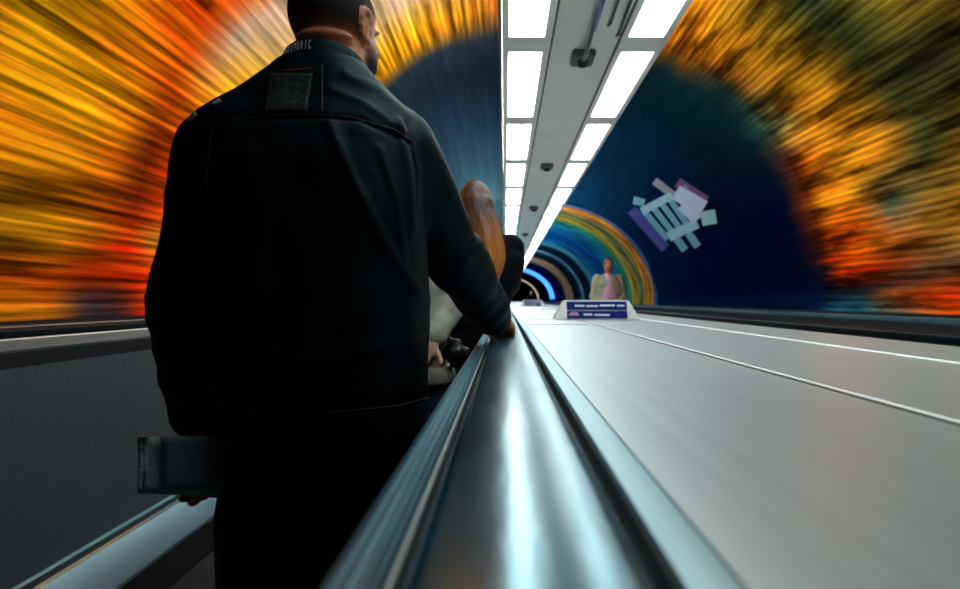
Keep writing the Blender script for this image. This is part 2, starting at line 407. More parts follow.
# ------------------------------------------------------------ lighting trough
H = 1.41; ZT = ZC + H; TY0, TY1 = .5, 41.0
tr = thing('light_trough', 'long white ceiling light trough with two rows of tubes above the rails', 'ceiling light', (.43, 0, ZT))
part('centre_panel', extr([(.262, ZT+.012), (.262, ZT+.03), (.618, ZT+.03), (.618, ZT+.012)], TY0, TY1), M['white'], tr)
for xa in (.250, .618):
    part('joint_strip', extr([(xa, ZT+.004), (xa+.012, ZT+.004), (xa+.012, ZT+.028), (xa, ZT+.028)], TY0, TY1), M['line'], tr)
for sgn, (e0, a, b_, e1) in ((-1, (-.016, .020, .212, .250)), (1, (.630, .662, .850, .884))):
    bm = extr([(e0, ZT), (a, ZT), (a, ZT+.06), (e0, ZT+.06)], TY0, TY1)
    t = extr([(b_, ZT), (e1, ZT), (e1, ZT+.06), (b_, ZT+.06)], TY0, TY1); merge(bm, t)
    gaps = []; y = 3.54 - 1.5*2
    while y < TY1: gaps.append(y); y += 1.5
    for g in gaps: box(bm, a, b_, g-.105, g+.105, ZT+.001, ZT+.06)
    part('lamp_frame', bm, M['white'], tr)
    for g in gaps:
        if g+1.44 > TY1: break
        z = ZT+.010
        # slightly domed diffuser with round corners
        bm = bmesh.new(); y0, y1 = g+.107, g+1.393; xm = (a+b_)/2
        nx, ny = 8, 14; grid = []
        for j in range(ny+1):
            v = j/ny; row = []
            for i in range(nx+1):
                u = i/nx; e = 1 - .012*0
                dome = .022*(1-(2*u-1)**4)*(1-(2*v-1)**8)
                row.append(bm.verts.new((a+.001+(b_-a-.002)*u, y0+(y1-y0)*v, z-dome)))
            grid.append(row)
        for j in range(ny):
            for i in range(nx): bm.faces.new([grid[j][i], grid[j][i+1], grid[j+1][i+1], grid[j+1][i]])
        r = bmesh.ops.extrude_face_region(bm, geom=list(bm.faces))
        for vv in r['geom']:
            if isinstance(vv, bmesh.types.BMVert): vv.co.z = ZT+.045
        part('diffuser', bm, M['lamp'], tr, True)
part('housing', extr([(-.016, ZT+.061), (.884, ZT+.061), (.884, ZT+.075), (.815, ZT+.21), (.055, ZT+.21), (-.016, ZT+.075)], TY0, TY1), M['white'], tr)
part('edge_rail', extr([(-.034, ZT-.004), (-.017, ZT-.004), (-.017, ZT+.06), (-.034, ZT+.06)], TY0, TY1), M['black'], tr)
def added_side_lamp(y0, y1, m):  # fill lamps hidden on the trough's flanks, added to light the upper walls
    o1 = extr([(-.014, ZT+.080), (.053, ZT+.207), (.040, ZT+.212), (-.026, ZT+.088)], y0, y1)
    part('added_side_fill', o1, m, tr)
    o2 = extr([(.882, ZT+.080), (.894, ZT+.088), (.830, ZT+.212), (.817, ZT+.207)], y0, y1)
    part('added_side_fill', o2, m, tr)
added_side_lamp(2.4, 7.4, M['warm'])
added_side_lamp(9.5, 40.5, M['cool'])
for y in (2.2, 6.5, 11, 16, 22, 28, 34, 40):
    bm = bmesh.new(); dy = rz(y) + ZC
    for x in (.25, .65):
        c = (x-CX)/RX; top = ZC + rz(y)*sqrt(1-c*c)
        tube(bm, [(x, y, ZT+.20), (x, y, top+.02)], .012, 8)
    part('hanger_rod', bm, M['ledge'], tr)
M['arcblue'] = mat('added_blue_arch_tube', (.2, .3, .8), .5, emit=(.05, .25, 1.0), strength=2.2)
M['arcwarm'] = mat('added_pale_arch_tube', (.8, .7, .6), .5, emit=(1.0, .8, .55), strength=.7)
for y, m_, lab, wdt in ((47, 'arcblue', 'added blue light tube arching over the far tunnel', .12), (50.5, 'arcblue', 'second added blue light tube arching just beyond the first', .05), (69, 'arcwarm', 'added pale curved light tube at the far end of the tunnel', .06)):
    bm = bmesh.new(); tube(bm, [wall_pt(th, y, wdt+.01) for th in range(2, 179, 4)], wdt, 8)  # invented light tubes, added to brighten the far rings
    tag(part('added_light_arch', bm, M[m_], None, True), lab, 'light')
# grey boxes on the centre panel
places = ['nearest, with black cables running to it', 'second from the camera', 'third from the camera', 'fourth from the camera', 'fifth from the camera', 'sixth from the camera', 'farthest']
for i, (y, x) in enumerate([(3.71, .45), (6.73, .44), (9.8, .44), (13.7, .43), (16.0, .42), (19.2, .42), (22.5, .42)]):
    t = thing('junction_box', 'small grey box under the ceiling light trough, ' + places[i], 'box', (x, y, ZT+.01), 'grey boxes under the light trough')
    bm = bmesh.new(); box(bm, x-.065, x+.065, y-.09, y+.09, ZT-.028, ZT+.0115, .008); part('housing', bm, M['boxm'], t)
    bm = bmesh.new(); tube(bm, [(x, y, ZT-.026), (x, y, ZT-.055)], [.035, .028], 16); part('cap', bm, M['ledge'], t)
    if i == 0:
        bm = bmesh.new(); tube(bm, [(x, y, ZT-.035), (x+.002, y-.2, ZT-.045), (x-.005, y-.55, ZT-.03), (x, y-.9, ZT-.035), (x, y-1.6, ZT-.03)], .011, 10); part('cable', bm, M['cable'], t, True)
        bm = bmesh.new(); tube(bm, [(x+.004, 3.25, ZT-.040), (x-.002, 2.9, ZT-.045), (x, 2.2, ZT-.04)], .010, 10); part('cable', bm, M['cableb'], t, True)
for x, y in ((.535, 3.32), (.60, 3.45)):
    bm = bmesh.new(); tube(bm, [(x, y, ZT+.013), (x, y-.08, ZT-.012), (x-.01, y-.5, ZT-.01), (x, 2.0, ZT-.005), (x, .6, ZT+.005)], .007, 8)
    tag(part('cable', bm, M['cable'], None, True), 'thin dark cable under the trough, ' + ('just right of the nearest grey box' if x < .56 else 'farther right, beside the right tube row'), 'cable')

# ------------------------------------------------------------ deck signs
def sign(x, y, w, label, sc=1):
    z = D + .006; t = thing('deck_sign', label, 'sign', (x, y, z), 'blue and white signs on the deck')
    h = .118; lean = .03; sl = .075
    bm = bmesh.new()
    P = [(x-w/2-sl, y-.02, z-.002), (x+w/2+sl, y-.02, z-.002), (x+w/2+sl, y+.20, z-.002), (x-w/2-sl, y+.20, z-.002),
         (x-w/2-.012, y+lean, z+h), (x+w/2+.012, y+lean, z+h), (x+w/2+.012, y+.13, z+h), (x-w/2-.012, y+.13, z+h)]
    vs = [bm.verts.new(p) for p in P]
    for f in [(0,3,2,1),(4,5,6,7),(0,1,5,4),(1,2,6,5),(2,3,7,6),(3,0,4,7)]: bm.faces.new([vs[i] for i in f])
    bmesh.ops.bevel(bm, geom=list(bm.edges), offset=.006, segments=2, affect='EDGES')
    part('housing', bm, M['signw'], t)
    def on(u, v, off): # u in -.5...5, v 0..1 on the sloping front
        return Vector((x+u*w, y-.02+(lean+.02)*v - off, z + h*v))
    def plate(name, u0, u1, v0, v1, off, m):
        bm = bmesh.new()
        f = [bm.verts.new(on(u, v, off)) for u, v in ((u0, v0), (u1, v0), (u1, v1), (u0, v1))]
        b2 = [bm.verts.new(on(u, v, -.002)) for u, v in ((u0, v0), (u1, v0), (u1, v1), (u0, v1))]
        bm.faces.new(f); bm.faces.new(b2[::-1])
        for i in range(4): bm.faces.new([f[i], f[(i+1) % 4], b2[(i+1) % 4], b2[i]])
        return bm
    part('sign_face', plate('a', -.49, .49, .50, .93, .004, M['signb']), M['signb'], t)
    part('sign_face', plate('a', -.49, .49, .07, .45, .004, M['signb']), M['signb'], t)
    for (u0, u1, v) in ((-.36, -.20, .71), (-.17, .02, .70), (.05, .30, .73), (.33, .45, .72)): part('lettering', plate('', u0, u1, v-.045, v+.045, .0055, None), M['signt'], t)
    for (u0, u1, v) in ((-.22, -.08, .27), (-.05, .20, .25)): part('lettering', plate('', u0, u1, v-.045, v+.045, .0055, None), M['signt'], t)
    bm = bmesh.new(); c = on(-.38, .26, .006); vs = [bm.verts.new(c + Vector((cos(a)*.030, 0, sin(a)*.017))) for a in [2*pi*k/24 for k in range(24)]]
    bm.faces.new(vs); r = bmesh.ops.extrude_face_region(bm, geom=list(bm.faces))
    for v in r['geom']:
        if isinstance(v, bmesh.types.BMVert): v.co.y += .004
    part('round_mark', bm, M['signp'], t)
sign(.555, 3.86, .37, 'blue and white sign on the metal deck, nearest the camera')
sign(.50, 11.6, .31, 'small distant blue and white sign farther along the deck')

# ------------------------------------------------------------ pale striped graphic on the blue lining
def ray_wall(px, py):
    dx, dz = (px-505)/640, (300-py)/640
    lo, hi = 2, 60
    for _ in range(50):
        y = (lo+hi)/2
        v = ((dx*y-CX)/RX)**2 + (dz*y/rz(y))**2
        if v < 1: lo = y
        else: hi = y
    y = lo; th = math.degrees(math.atan2(dz*y/rz(y), (dx*y-CX)/RX)); return th, y
gm = {k: mat('graphic_'+k, c, .6) for k, c in (('teal', (.16, .42, .50)), ('white', (.62, .66, .80)), ('grey', (.30, .27, .33)), ('violet', (.035, .03, .26)), ('magenta', (.16, .03, .16)), ('cyan', (.36, .62, .66)))}
t = thing('wall_graphic', 'pale striped graphic with violet edge on the dark blue right tunnel wall', 'mural', wall_pt(25, 11.5))
def patch(poly, m, name, off):
    bm = bmesh.new(); n = 6
    a, b_, c, d = poly; g = []
    for j in range(n+1):
        row = []
        for i in range(n+1):
            u, v = i/n, j/n
            px = (a[0]*(1-u)+b_[0]*u)*(1-v)+(d[0]*(1-u)+c[0]*u)*v; py = (a[1]*(1-u)+b_[1]*u)*(1-v)+(d[1]*(1-u)+c[1]*u)*v
            th, y = ray_wall(px, py); row.append((th, y))
        g.append(row)
    top = [[bm.verts.new(wall_pt(th, y, off)) for th, y in r] for r in g]
    bot = [[bm.verts.new(wall_pt(th, y, off-.006)) for th, y in r] for r in g]
    for j in range(n):
        for i in range(n):
            bm.faces.new([top[j][i], top[j][i+1], top[j+1][i+1], top[j+1][i]]); bm.faces.new([bot[j][i], bot[j+1][i], bot[j+1][i+1], bot[j][i+1]])
    for j in range(n):
        bm.faces.new([top[j][0], top[j+1][0], bot[j+1][0], bot[j][0]]); bm.faces.new([top[j+1][n], top[j][n], bot[j][n], bot[j+1][n]])
        bm.faces.new([top[0][j+1], top[0][j], bot[0][j], bot[0][j+1]]); bm.faces.new([top[n][j], top[n][j+1], bot[n][j+1], bot[n][j]])
    part(name, bm, gm[m], t)
def bar(x0, y0, x1, y1, w, m, name='stripe', off=.012):
    k = .1697; x0, x1 = 610+x0*k, 610+x1*k; y0, y1 = 160+y0*k, 160+y1*k; w *= k
    d = Vector((x1-x0, y1-y0)).normalized(); nn = Vector((d.y, -d.x))*w/2
    patch([(x0+nn.x, y0+nn.y), (x1+nn.x, y1+nn.y), (x1-nn.x, y1-nn.y), (x0-nn.x, y0-nn.y)], m, name, off)
bar(130, 290, 330, 520, 60, 'violet', 'backing')
bar(400, 130, 570, 240, 60, 'magenta', 'backing')
bar(265, 120, 400, 225, 44, 'grey')
for i in range(6): bar(205+i*46, 300-i*30, 345+i*40, 465-i*26, 34, 'teal', off=.016)
bar(190, 300, 370, 205, 46, 'cyan', off=.02)
bar(350, 450, 520, 370, 60, 'cyan', off=.02)
bar(395, 185, 560, 280, 92, 'white', off=.026)
bar(430, 260, 520, 350, 66, 'white', off=.022)
bar(545, 345, 630, 330, 84, 'cyan', off=.02)
bar(390, 455, 445, 530, 44, 'teal'); bar(465, 430, 520, 510, 44, 'teal'); bar(140, 235, 205, 250, 44, 'teal')

# ------------------------------------------------------------ people
def sphere(bm, c, r, rot=None, seg=16):
    r = (r, r, r) if isinstance(r, (int, float)) else r
    m_ = Matrix.Translation(Vector(c)) @ (rot.to_4x4() if rot else Matrix.Identity(4)) @ Matrix.Diagonal((*r, 1))
    bmesh.ops.create_uvsphere(bm, u_segments=seg, v_segments=max(8, seg*2//3), radius=1, matrix=m_)
def limb(bm, pts, seg=14):
    """pts: [(pos, r)] tapered chain"""
    P = [Vector(p) for p, r in pts]; n = len(P)
    for (a, ra), (b, rb) in zip(pts, pts[1:]):
        a, b = Vector(a), Vector(b); d = (b-a)
        if d.length < 1e-6: continue
        d.normalize(); up = Vector((0, 0, 1)) if abs(d.z) < .9 else Vector((1, 0, 0)); u = d.cross(up).normalized(); v = d.cross(u)
        A = [bm.verts.new(a + (u*cos(2*pi*k/seg)+v*sin(2*pi*k/seg))*ra) for k in range(seg)]
        B = [bm.verts.new(b + (u*cos(2*pi*k/seg)+v*sin(2*pi*k/seg))*rb) for k in range(seg)]
        for k in range(seg): bm.faces.new([A[k], A[(k+1) % seg], B[(k+1) % seg], B[k]])
        bm.faces.new(A[::-1]); bm.faces.new(B)
    for p, r in pts: sphere(bm, p, r, None, seg)
def loft(bm, rings, seg=40, power=2.3):
    """rings: (cx, cy, z, rx, ry [, tilt]) stacked; closed"""
    rows = []
    for cx, cy, z, rx_, ry_ in rings:
        row = []
        for k in range(seg):
            a = 2*pi*k/seg; c, s = cos(a), sin(a)
            row.append(bm.verts.new((cx + rx_*math.copysign(abs(c)**(2/power), c), cy + ry_*math.copysign(abs(s)**(2/power), s), z)))
        rows.append(row)
    for a, b in zip(rows, rows[1:]):
        for k in range(seg): bm.faces.new([a[k], a[(k+1) % seg], b[(k+1) % seg], b[k]])
    bm.faces.new(rows[0][::-1]); bm.faces.new(rows[-1])
def fuse(bm, voxel, smooth=4, fac=.5):
    """union everything in bm into one continuous skin"""
    bmesh.ops.recalc_face_normals(bm, faces=bm.faces)
    me = bpy.data.meshes.new('fuse'); bm.to_mesh(me); bm.free()
    o = bpy.data.objects.new('fuse', me); COL.objects.link(o)
    r = o.modifiers.new('r', 'REMESH'); r.mode = 'VOXEL'; r.voxel_size = voxel; r.use_smooth_shade = True
    if smooth:
        s = o.modifiers.new('s', 'SMOOTH'); s.factor = fac; s.iterations = smooth
    dg = bpy.context.evaluated_depsgraph_get(); dg.update()
    out = bpy.data.meshes.new_from_object(o.evaluated_get(dg))
    bpy.data.objects.remove(o, do_unlink=True); bpy.data.meshes.remove(me)
    return out

def hand(bm, wrist, fwd, normal, side, curl=.35, size=1.0, spread=.10, thumb_out=.7, r0=1.0):
    """wrist position, finger direction, back-of-hand normal, side=+1 thumb on the (fwd x normal) side"""
    f = Vector(fwd).normalized(); n = (Vector(normal) - f*Vector(normal).dot(f)).normalized(); s = f.cross(n)*side
    w = Vector(wrist); k = size
    P = lambda a, b, c: w + (f*a + s*b + n*c)*k
    limb(bm, [(P(-.01, 0, 0), .026*k), (P(.02, 0, 0), .026*k)])
    rot = Matrix((s, f, n)).transposed()
    sphere(bm, P(.052, .0, 0), (.041*k, .052*k, .0165*k), rot)
    sphere(bm, P(.030, .026, -.006), (.018*k, .033*k, .017*k), rot)
    for i, (off, ln) in enumerate(((.029, .95), (.010, 1.05), (-.009, .98), (-.027, .78))):
        p = P(.080-.004*abs(i-1), off, 0); rr = (.0098, .0100, .0094, .0084)[i]*k*r0
        ang = 0; d0 = (f + s*(off*spread*30)).normalized()
        pts = [(P(.045, off*.9, 0), rr*1.05), (p, rr)]
        for seg_l, c in ((.042, .8), (.026, 1.15), (.021, .9)):
            ang += curl*c
            d = d0*cos(ang) - n*sin(ang)
            p = p + d*seg_l*ln*k; rr *= .93; pts.append((p, rr))
        limb(bm, pts, 10)
    # thumb leaves the side of the palm near its base
    p = P(.022, .030, -.006); d0 = (f*.72 + s*thumb_out - n*.25).normalized(); pts = [(p, .0125*k)]
    for seg_l, b_ in ((.032, 0), (.030, .25), (.024, .45)):
        d = (d0*cos(b_) + (f*.8 - n*.5 - s*.2).normalized()*sin(b_)).normalized(); p = p + d*seg_l*k; pts.append((p, .0112*k))
    limb(bm, pts, 10)

def face_head(bm, c, yaw, k=1.0, nose=True, lean=(0, 0)):
    """head blobs, c = centre, faces +y at yaw 0 (positive yaw turns to the right)"""
    rot = Matrix.Rotation(-yaw, 3, 'Z') @ Matrix.Rotation(lean[0], 3, 'X')
    Q = lambda x, y, z: Vector(c) + rot @ (Vector((x, y, z))*k)
    sphere(bm, Q(0, -.012, .028), (.076*k, .096*k, .088*k), rot, 28)
    sphere(bm, Q(0, .020, -.030), (.064*k, .074*k, .085*k), rot, 24)
    sphere(bm, Q(0, .045, -.082), (.040*k, .040*k, .030*k), rot, 20)
    for s in (-1, 1):
        sphere(bm, Q(s*.042, .020, -.055), (.024*k, .045*k, .035*k), rot, 16)     # jaw
        sphere(bm, Q(s*.030, .072, -.020), (.020*k, .016*k, .016*k), rot, 12)     # cheek
        sphere(bm, Q(s*.027, .080, .026), (.024*k, .011*k, .007*k), rot, 12)      # brow
        # ear: helix plus lobe
        for j in range(9):
            a = -pi*.62 + j*pi*1.5/8
            sphere(bm, Q(s*(.077+.004*sin(a)), -.008-.015*cos(a), .004+.027*sin(a)), .0058*k, rot, 8)
        sphere(bm, Q(s*.074, -.006, .003), (.006*k, .014*k, .024*k), rot, 10)
        sphere(bm, Q(s*.075, .000, -.026), (.006*k, .008*k, .009*k), rot, 10)
    limb(bm, [(Q(0, .088, .018), .007*k), (Q(0, .104, -.018), .011*k)], 10)
    for s in (-1, 1): sphere(bm, Q(s*.011, .096, -.022), .009*k, rot, 8)
    sphere(bm, Q(0, .086, -.046), (.021*k, .008*k, .0055*k), rot, 12)
    sphere(bm, Q(0, .084, -.057), (.018*k, .008*k, .006*k), rot, 12)
    return Q, rot
def eyes(Q, parent, k, m_eye, m_iris):
    for s in (-1, 1):
        bm = bmesh.new(); sphere(bm, Q(s*.028, .074, .008), .0125*k, None, 12); e = part('eye', bm, m_eye, parent, True)
        bm = bmesh.new(); sphere(bm, Q(s*.028, .0845, .008), .0045*k, None, 8); part('iris', bm, m_iris, e, True)
M['eye'] = mat('eye_white', (.7, .7, .68), .3); M['iris'] = mat('iris_dark', (.03, .02, .015), .2)
M['skin'] = mat('skin_warm', (.66, .22, .085), .5, 0, .4, .15, 25, .15, bump_scale=120)
M['skin2'] = mat('skin_ruddy', (.50, .15, .10), .5, 0, .4, .12, 25)
M['skin3'] = mat('skin_light', (.55, .27, .17), .5, 0, .4, .12, 25)

def cloth_wrinkle(me, amp, scale, extra=None, seed=0, stretch=(1, 1, 1)):
    me.update(); nn = [v.normal.copy() for v in me.vertices]
    for v, n in zip(me.vertices, nn):
        p = v.co
        q = Vector((p.x*stretch[0], p.y*stretch[1], p.z*stretch[2]))*scale + Vector((seed, 0, 0))
        d = (noise.noise(q) + .5*noise.noise(q*2.1))*amp
        if extra: d += extra(p, n)
        v.co = p + n*d

# ---- the man in black, seen from behind
man = thing('person', 'man in black jacket seen from behind, one hand on the handrail, other holding a folder', 'person', (-.375, 1.27, 0))
sL, sR = Vector((-.568, 1.27, 1.462)), Vector((-.210, 1.29, 1.475))
eL, eR = Vector((-.632, 1.25, 1.175)), Vector((-.118, 1.47, 1.27))
wL, wR = Vector((-.588, 1.225, .925)), Vector((-.030, 1.675, 1.122))
hc = Vector((-.345, 1.315, 1.71))     # head centre
bm = bmesh.new()
Q, hrot = face_head(bm, hc, R(24), 1.02)
limb(bm, [((-.356, 1.265, 1.52), .082), ((-.356, 1.275, 1.60), .074), ((-.352, 1.295, 1.66), .070)])
sphere(bm, (-.352, 1.238, 1.640), (.062, .03, .016)); sphere(bm, (-.350, 1.238, 1.672), (.058, .03, .016))   # nape folds
loft(bm, [(-.37, 1.27, .86, .15, .10), (-.37, 1.27, 1.0, .155, .105), (-.37, 1.27, 1.15, .15, .10), (-.375, 1.27, 1.3, .165, .115), (-.385, 1.27, 1.43, .165, .10), (-.39, 1.27, 1.5, .11, .07)])
limb(bm, [(sL, .055), (eL, .045), (wL, .030)]); limb(bm, [(sR, .055), (eR, .045), (wR, .030)])
limb(bm, [((-.46, 1.27, .88), .085), ((-.475, 1.28, .48), .06), ((-.48, 1.26, .09), .042)])
limb(bm, [((-.28, 1.27, .88), .085), ((-.272, 1.30, .48), .06), ((-.268, 1.30, .09), .042)])
for x, y in ((-.485, 1.27), (-.266, 1.31)): limb(bm, [((x, y-.02, .05), .035), ((x, y+.14, .04), .028)])
hand(bm, wR + Vector((.012, .022, .002)), (.26, .90, -.30), (.62, .22, .80), -1, .48, .95, thumb_out=.6)
hand(bm, wL + Vector((.000, .010, -.012)), (.10, .08, -1), (-.15, 1, .1), -1, .62, .95, .05, .5)
body = part('body', fuse(bm, .005, 3), M['skin'], man, True)
eyes(Q, man, 1.02, M['eye'], M['iris'])
# cropped hair and beard as thin shells
M['hair'] = mat('cropped_hair', (.024, .014, .011), .75, 0, .15, .35, 160, .35, bump_scale=300)
M['beard'] = mat('beard_stubble', (.014, .008, .006), .8, 0, .2, .4, 160, .3, bump_scale=300)
def fade(m):
    nt = m.node_tree; b = nt.nodes['Principled BSDF']; at = nt.nodes.new('ShaderNodeAttribute'); at.attribute_name = 'hair_cover'
    nt.links.new(at.outputs['Fac'], b.inputs['Alpha'])
fade(M['hair']); fade(M['beard'])
def shell(name, m, fn, lift):
    src = body.data; o_ = Vector(man.location); inv_ = hrot.transposed(); idx = {}; vs = []; wts = []; fs = []
    for v in src.vertices:
        w = fn(inv_ @ (v.co + o_ - hc)) if (v.co + o_).z > 1.5 else 0
        if w > 0: idx[v.index] = len(vs); vs.append(tuple(v.co + v.normal*lift)); wts.append(min(1, w))
    for p in src.polygons:
        if all(i in idx for i in p.vertices): fs.append([idx[i] for i in p.vertices])
    me = bpy.data.meshes.new(name); me.from_pydata(vs, [], fs)
    at = me.attributes.new('hair_cover', 'FLOAT', 'POINT'); at.data.foreach_set('value', wts)
    me.materials.append(m); me.update()
    for p in me.polygons: p.use_smooth = True
    o = bpy.data.objects.new(name, me); COL.objects.link(o); o.parent = man
def hair_w(l):
    if abs(l.x) > .078 and l.z < .04: return 0
    lim = -.042 if l.y < -.03 else -.042 + (l.y+.03)*.9
    if l.y > .066 and l.z < .08: return 0
    return .97*min(1, ((l.z - lim)/.055)) if l.z > lim else 0
def beard_w(l):
    if l.z > -.012 or l.z < -.125 or l.y < .0: return 0
    if abs(l.x) > .0755: return 0
    if abs(l.x) < .024 and l.y > .085 and l.z > -.066: return 0
    return min((-.012-l.z)/.04, (l.y)/.02, (l.z+.125)/.02)*.9
shell('hair', M['hair'], hair_w, .0022); shell('beard', M['beard'], beard_w, .0022)

M['jacket'] = mat('black_jacket_cloth', (.0016, .0070, .0105), .58, 0, .22, .3, 8, .3, bump_scale=26)
M['jacket'].node_tree.nodes['Principled BSDF'].inputs['Specular Tint'].default_value = (.35, .85, 1, 1)
M['jpatch'] = mat('jacket_back_panel', (.022, .024, .022), .7, 0, .3, .35, 60, .4, bump_scale=90)
M['red'] = mat('red_piping', (.22, .02, .02), .6)
M['thread'] = mat('seam_thread', (.004, .006, .008), .7)
M['letters'] = mat('collar_lettering_white', (.55, .58, .60), .6)
M['trouser'] = mat('black_trouser_cloth', (.004, .005, .008), .8, 0, .15, .3, 20, .3, bump_scale=60)
M['shoe'] = mat('black_leather', (.01, .01, .01), .35)
M['refl'] = mat('shoulder_piping_white', (.6, .55, .5), .5)
bm = bmesh.new()
loft(bm, [(-.365, 1.275, .90, .205, .150), (-.365, 1.275, .96, .212, .152), (-.368, 1.272, 1.08, .212, .150), (-.375, 1.27, 1.22, .222, .150),
          (-.383, 1.268, 1.33, .228, .148), (-.388, 1.268, 1.42, .232, .142), (-.388, 1.27, 1.475, .232, .132), (-.387, 1.27, 1.515, .222, .118), (-.380, 1.272, 1.550, .185, .104), (-.372, 1.272, 1.582, .140, .094), (-.364, 1.272, 1.607, .104, .086), (-.358, 1.272, 1.63, .080, .080)], 48, 2.5)
def sleeve(bm, s, e, w, cuff, r=(.083, .068, .055)):
    c = w.lerp(e, -.0)
    pts = [(s + Vector((0, 0, -.005)), r[0]), (s.lerp(e, .35), r[0]-.006), (s.lerp(e, .8), r[1]), (e, r[1]+.001), (e.lerp(w, .35), r[1]-.002), (e.lerp(w, .75), r[2]), (w.lerp(e, -.02*1), r[2]-.006)]
    limb(bm, pts, 20)
sleeve(bm, sL, eL, wL.lerp(eL, .10), 0, (.078, .064, .052)); sleeve(bm, sR, eR, wR.lerp(eR, .06), 0, (.078, .070, .060))
limb(bm, [(sL, .078), (Vector((-.50, 1.27, 1.475)), .082)]); limb(bm, [(sR, .078), (Vector((-.27, 1.28, 1.485)), .080)])
jm = fuse(bm, .0065, 14)
def inv(px, py, y=1.14): return Vector(((px-505)/640*y, ZC-(py-300)/640*y))
CREASE = [([(330,125),(352,180),(385,245),(425,300)], .010, .007), ([(250,150),(262,210),(258,290)], .012, .004), ([(400,120),(408,170),(412,230)], .008, .008),
          ([(182,150),(192,210),(190,290)], .010, .006), ([(300,230),(310,300),(300,380)], .016, .004), ([(345,75),(380,90),(412,112)], .008, .005),
          ([(330,90),(365,104),(405,130)], .007, .004), ([(205,408),(300,414),(430,398)], .007, -.004), ([(220,330),(280,360),(380,350)], .014, .003),
          ([(380,150),(395,200),(405,260)], .006, .004), ([(240,118),(300,116),(360,120),(410,142)], .004, -.005)]
CR = [([inv(*p) for p in pl], w, a) for pl, w, a in CREASE]
def segd(p, a, b):
    d = b-a; t = max(0, min(1, (p-a).dot(d)/d.dot(d))); return (p-(a+d*t)).length
def crease(p, n):
    if n.y > .25 or p.y > 1.36: return 0
    k = 1.14/p.y; q = Vector((p.x*k, ZC+(p.z-ZC)*k)); d = 0
    for pl, w, a in CR:
        m_ = min(segd(q, u, v) for u, v in zip(pl, pl[1:]))
        if m_ < 3*w: d += a*exp(-(m_/w)**2)
    return d * min(1, (.25-n.y)/.4)
def sleeve_folds(p, n):
    d = crease(p, n)
    for s, e, w in ((sL, eL, wL), (sR, eR, wR)):
        for a, b in ((s, e), (e, w)):
            ax = b-a; t = (p-a).dot(ax)/ax.dot(ax)
            if 0 <= t <= 1.05:
                dist = (p-(a+ax*t)).length
                if dist < .10:
                    near = 1.0 if b is w else .35 + .65*t
                    d += .0030*near*sin(t*17 + 7*noise.noise(p*7))*(.4+abs(noise.noise(p*5+Vector((4,0,0)))))*(1 if t > .15 else t/.15)
    return d
cloth_wrinkle(jm, .009, 7.5, sleeve_folds, 3, (1, 1, .6))
jacket = part('jacket', jm, M['jacket'], man, True)
# surface lookup for stitched-on parts (jacket mesh is stored relative to its root)
off = Vector(man.location)
bvh = BVHTree.FromPolygons([tuple(v.co+off) for v in jm.vertices], [tuple(p.vertices) for p in jm.polygons])
def on_jacket(px, py, lift=.0015):
    d = Vector(((px-505)/640, 1, (300-py)/640)).normalized(); h = bvh.ray_cast(Vector((0, 0, ZC)), d)
    if h[0] is None: return None
    return h[0] + h[1].normalized()*lift*(1 if h[1].dot(d) < 0 else -1)
def seam(pix, rad=.0018, m=None, name='seam', n=40):
    pts = []
    L_ = len(pix)-1
    for i in range(n+1):
        t = i/n*L_; k_ = min(int(t), L_-1); u = t-k_
        p = on_jacket(pix[k_][0]*(1-u)+pix[k_+1][0]*u, pix[k_][1]*(1-u)+pix[k_+1][1]*u, rad*.4)
        if p and (not pts or (p-pts[-1]).length < .06): pts.append(p)
    if len(pts) > 2:
        bm = bmesh.new(); tube(bm, pts, rad, 6); part(name, bm, m or M['thread'], jacket, True)
seam([(212,128),(245,119),(300,114),(350,117),(395,130),(412,142)])
seam([(212,128),(208,160),(206,210),(210,260)]); seam([(412,142),(418,175),(416,215)])
seam([(185,404),(240,412),(320,414),(400,406),(434,396)]); seam([(322,66),(322,112)])
seam([(172,398),(186,404),(200,404)])
def grid_patch(x0, x1, y0, y1, m, name, th=.003, nx=14, ny=14, skew=0):
    bm = bmesh.new(); g = []
    for j in range(ny+1):
        row = []
        for i in range(nx+1):
            u, v = i/nx, j/ny; p = on_jacket(x0+(x1-x0)*u + skew*(v-.5), y0+(y1-y0)*v, th)
            row.append(bm.verts.new(p) if p else None)
        g.append(row)
    for j in range(ny):
        for i in range(nx):
            q = [g[j][i], g[j][i+1], g[j+1][i+1], g[j+1][i]]
            if None not in q: bm.faces.new(q)
    o = part(name, bm, m, jacket, True)
    md = o.modifiers.new('t', 'SOLIDIFY'); md.thickness = .003; md.offset = -1 if False else 0
    return o
p_ = grid_patch(267, 310, 74, 112, M['jpatch'], 'back_panel', .002, skew=-6); p_['label'] = 'faded grey-brown cloth panel below the collar'
seam([(282,71.5),(297,70),(312,69)], .0022, M['red'], 'red_piping')
for (a, b_) in (((191,121),(197,114)), ((214,105),(221,101))): seam([a, b_], .004, M['refl'], 'shoulder_piping', 6)
